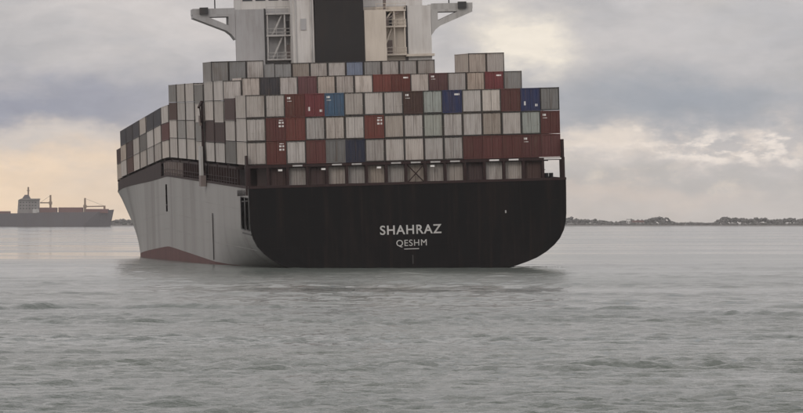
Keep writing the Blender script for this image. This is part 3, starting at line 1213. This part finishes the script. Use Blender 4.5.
MB().box(-3.3, 3.9, FD - .12, FD - .005, 27.0, 27.25).build('funnel_band', M_DARK, fun)

# forecastle mast, far forward
mb = MB(warp).tube([(0, 285, 13.5), (0, 285, 27)], .4, 8)
mb.build('foremast', M_STEEL, ship)

# ------------------------------------------------------------------ distant cargo ship
CY = 5000.0
SC = CY / FPX


def fx(px):
    return pix(px, CY)


def fz(py):
    return CAM_H + (HORIZ - py) * SC


cx0 = fx(50)
cs = empty('cargo_ship', Matrix.Translation((cx0, CY, 0)))
tag(cs, 'hazy distant cargo ship with deck cranes, anchored off the far shore', 'ship')
P = lambda px: fx(px) - cx0
D2 = 11.0
outl = [(-14, 226.9), (-13, 221), (-16, 214), (38, 214), (38, 212.4), (100, 212.4), (101, 210), (111, 210), (114, 215), (112, 222), (110, 226.9)]
vs, fs = [], []
secs = [(-16, .75, 214, 8), (-10, .92, 213.6, 10), (10, 1, 213.4, 11), (37, 1, 213, 11), (39, 1, 212.4, 11), (80, 1, 212.2, 11), (99, .9, 211.8, 10),
        (103, .72, 210.4, 8), (109, .35, 210, 5), (114, .03, 209.6, .4)]
for (px, wd, top, hb) in secs:
    wl = wd * D2 * (.92 if px < 90 else .6)
    tk = wd * D2
    rake = (px - 114) if px < 112 else 0
    bx_ = P(px if px < 112 else 110)
    vs += [(bx_, -wl, -2), (P(px), -tk, fz(top)), (P(px), tk, fz(top)), (bx_, wl, -2)]
for i in range(len(secs) - 1):
    a, b = 4 * i, 4 * i + 4
    fs += [(a, b, b + 1, a + 1), (a + 1, b + 1, b + 2, a + 2), (a + 2, b + 2, b + 3, a + 3)]
fs += [(0, 1, 2, 3), (len(vs) - 1, len(vs) - 2, len(vs) - 3, len(vs) - 4)]
MB().add(vs, fs).build('hull', M_FHULL, cs)
for a, b, t in ((40, 57, 207.6), (59, 83, 207.4), (86, 108.5, 209.0)):
    MB().box(P(a), P(b), -9, 9, fz(213), fz(t)).build('hatch_cargo', M_FRED, cs)
MB().box(P(-8), P(10), -9, 9, fz(214), fz(211.2)).build('poop_deckhouse', M_FRED, cs)
M_FSUP = mat('cargo_ship_house', (.20, .185, .18), rough=.6, dirt=.4, scale=.1)
sup = MB().prism([(P(18), fz(214)), (P(39), fz(214)), (P(39), fz(200)), (P(19), fz(200))], -9.5, 9.5).build('superstructure', M_FSUP, cs)
MB().prism([(P(19), fz(200)), (P(39.5), fz(200)), (P(39.5), fz(198.6)), (P(22), fz(198.6))], -11, 11).build('bridge_deck', M_FSUP, sup)
for lv in (202, 205, 208):
    for i in range(6):
        MB().box(P(20.5 + i * 3), P(22 + i * 3), -9.6, -9.4, fz(lv + 1), fz(lv)).build('window', M_GLASS, sup)
MB().prism([(P(22), fz(199)), (P(31), fz(199)), (P(28.5), fz(194.8)), (P(25), fz(194.8))], -3, 3).build('funnel', M_FHULL, sup)
MB().tube([(P(28.3), 0, fz(196)), (P(28.3), 0, fz(187))], .9, 8).bar((P(26.8), 0, fz(190.5)), (P(29.8), 0, fz(190.5)), .8).build('mast', M_FBUFF, sup)
MB().box(P(33.5), P(39.8), -10.6, -9.42, fz(217), fz(209)).build('lifeboat_station', M_STEEL, sup)
for px, top, tipx, tipy in ((50.5, 195, 40, 202.8), (85, 198, 105, 206.2)):
    cr = MB().prism([(P(px - 1.1), fz(212.4)), (P(px + 1.1), fz(212.4)), (P(px + .8), fz(top)), (P(px - .8), fz(top))], -1.2, 1.2).build('crane_post', M_FBUFF, cs)
    MB().bar((P(px), -.5, fz(tipy + (.3 if px > 60 else 0))), (P(tipx), -.5, fz(tipy)), 1.3, 1.3).build('crane_jib', M_FBUFF, cr)
    MB().bar((P(px), -.5, fz(top + .5)), (P(tipx), -.5, fz(tipy)), .25).build('crane_wire', M_DARK, cr)
    MB().box(P(px - 1.6), P(px + 1.6), -1.9, 1.9, fz(tipy + 1.6), fz(tipy - 1.2)).build('crane_cab', M_FBUFF, cr)
MB().box(P(103.5), P(105.5), -1, 1, fz(209.5), fz(205.6)).build('jib_rest', M_FBUFF, cs)

# ------------------------------------------------------------------ foam along the stern waterline
g = random.Random(3)
mb = MB()
inv = SHIP
for k in range(60):
    if k < 0:
        lx, ly = g.uniform(-13, 15), g.uniform(-9, -.8)
    else:
        lx, ly = 13 + abs(g.gauss(0, 3.2)), g.uniform(-6, 6)
    c = inv @ Vector((lx, ly, 0))
    a, b = g.uniform(.2, .9), g.uniform(.2, .5)
    n = 9
    ring = [(c.x + a * math.cos(q * 6.283 / n) * g.uniform(.6, 1.2), c.y + b * math.sin(q * 6.283 / n) * g.uniform(.6, 1.2), -.02 + g.uniform(-.05, .05)) for q in range(n)]
    mb.add(ring + [(c.x, c.y, .1)], [(q, (q + 1) % n, n) for q in range(n)])
M_FOAM = mat('foam', (.27, .28, .27), rough=.9, dirt=.3, dirt_col=(.25, .26, .25), vert=False)
fo = mb.build('foam', M_FOAM)
tag(fo, 'thin pale foam on the water along the black stern', 'foam', kind='stuff')

# ------------------------------------------------------------------ haze
hz = MB().box(-6500, 6500, -3400, 7600, -9, 56).build('haze', None)
hm = bpy.data.materials.new('haze_air')
hm.use_nodes = True
ht = hm.node_tree
ht.nodes.clear()
pv = ht.nodes.new('ShaderNodeVolumePrincipled')
pv.inputs['Color'].default_value = (.985, .98, .99, 1)
pv.inputs['Density'].default_value = 0.00004
pv.inputs['Anisotropy'].default_value = 0.2
ho = ht.nodes.new('ShaderNodeOutputMaterial')
ht.links.new(pv.outputs[0], ho.inputs['Volume'])
hz.data.materials.append(hm)
tag(hz, 'thin pale haze over the water', 'haze', kind='stuff')
print('containers', COUNT[0])
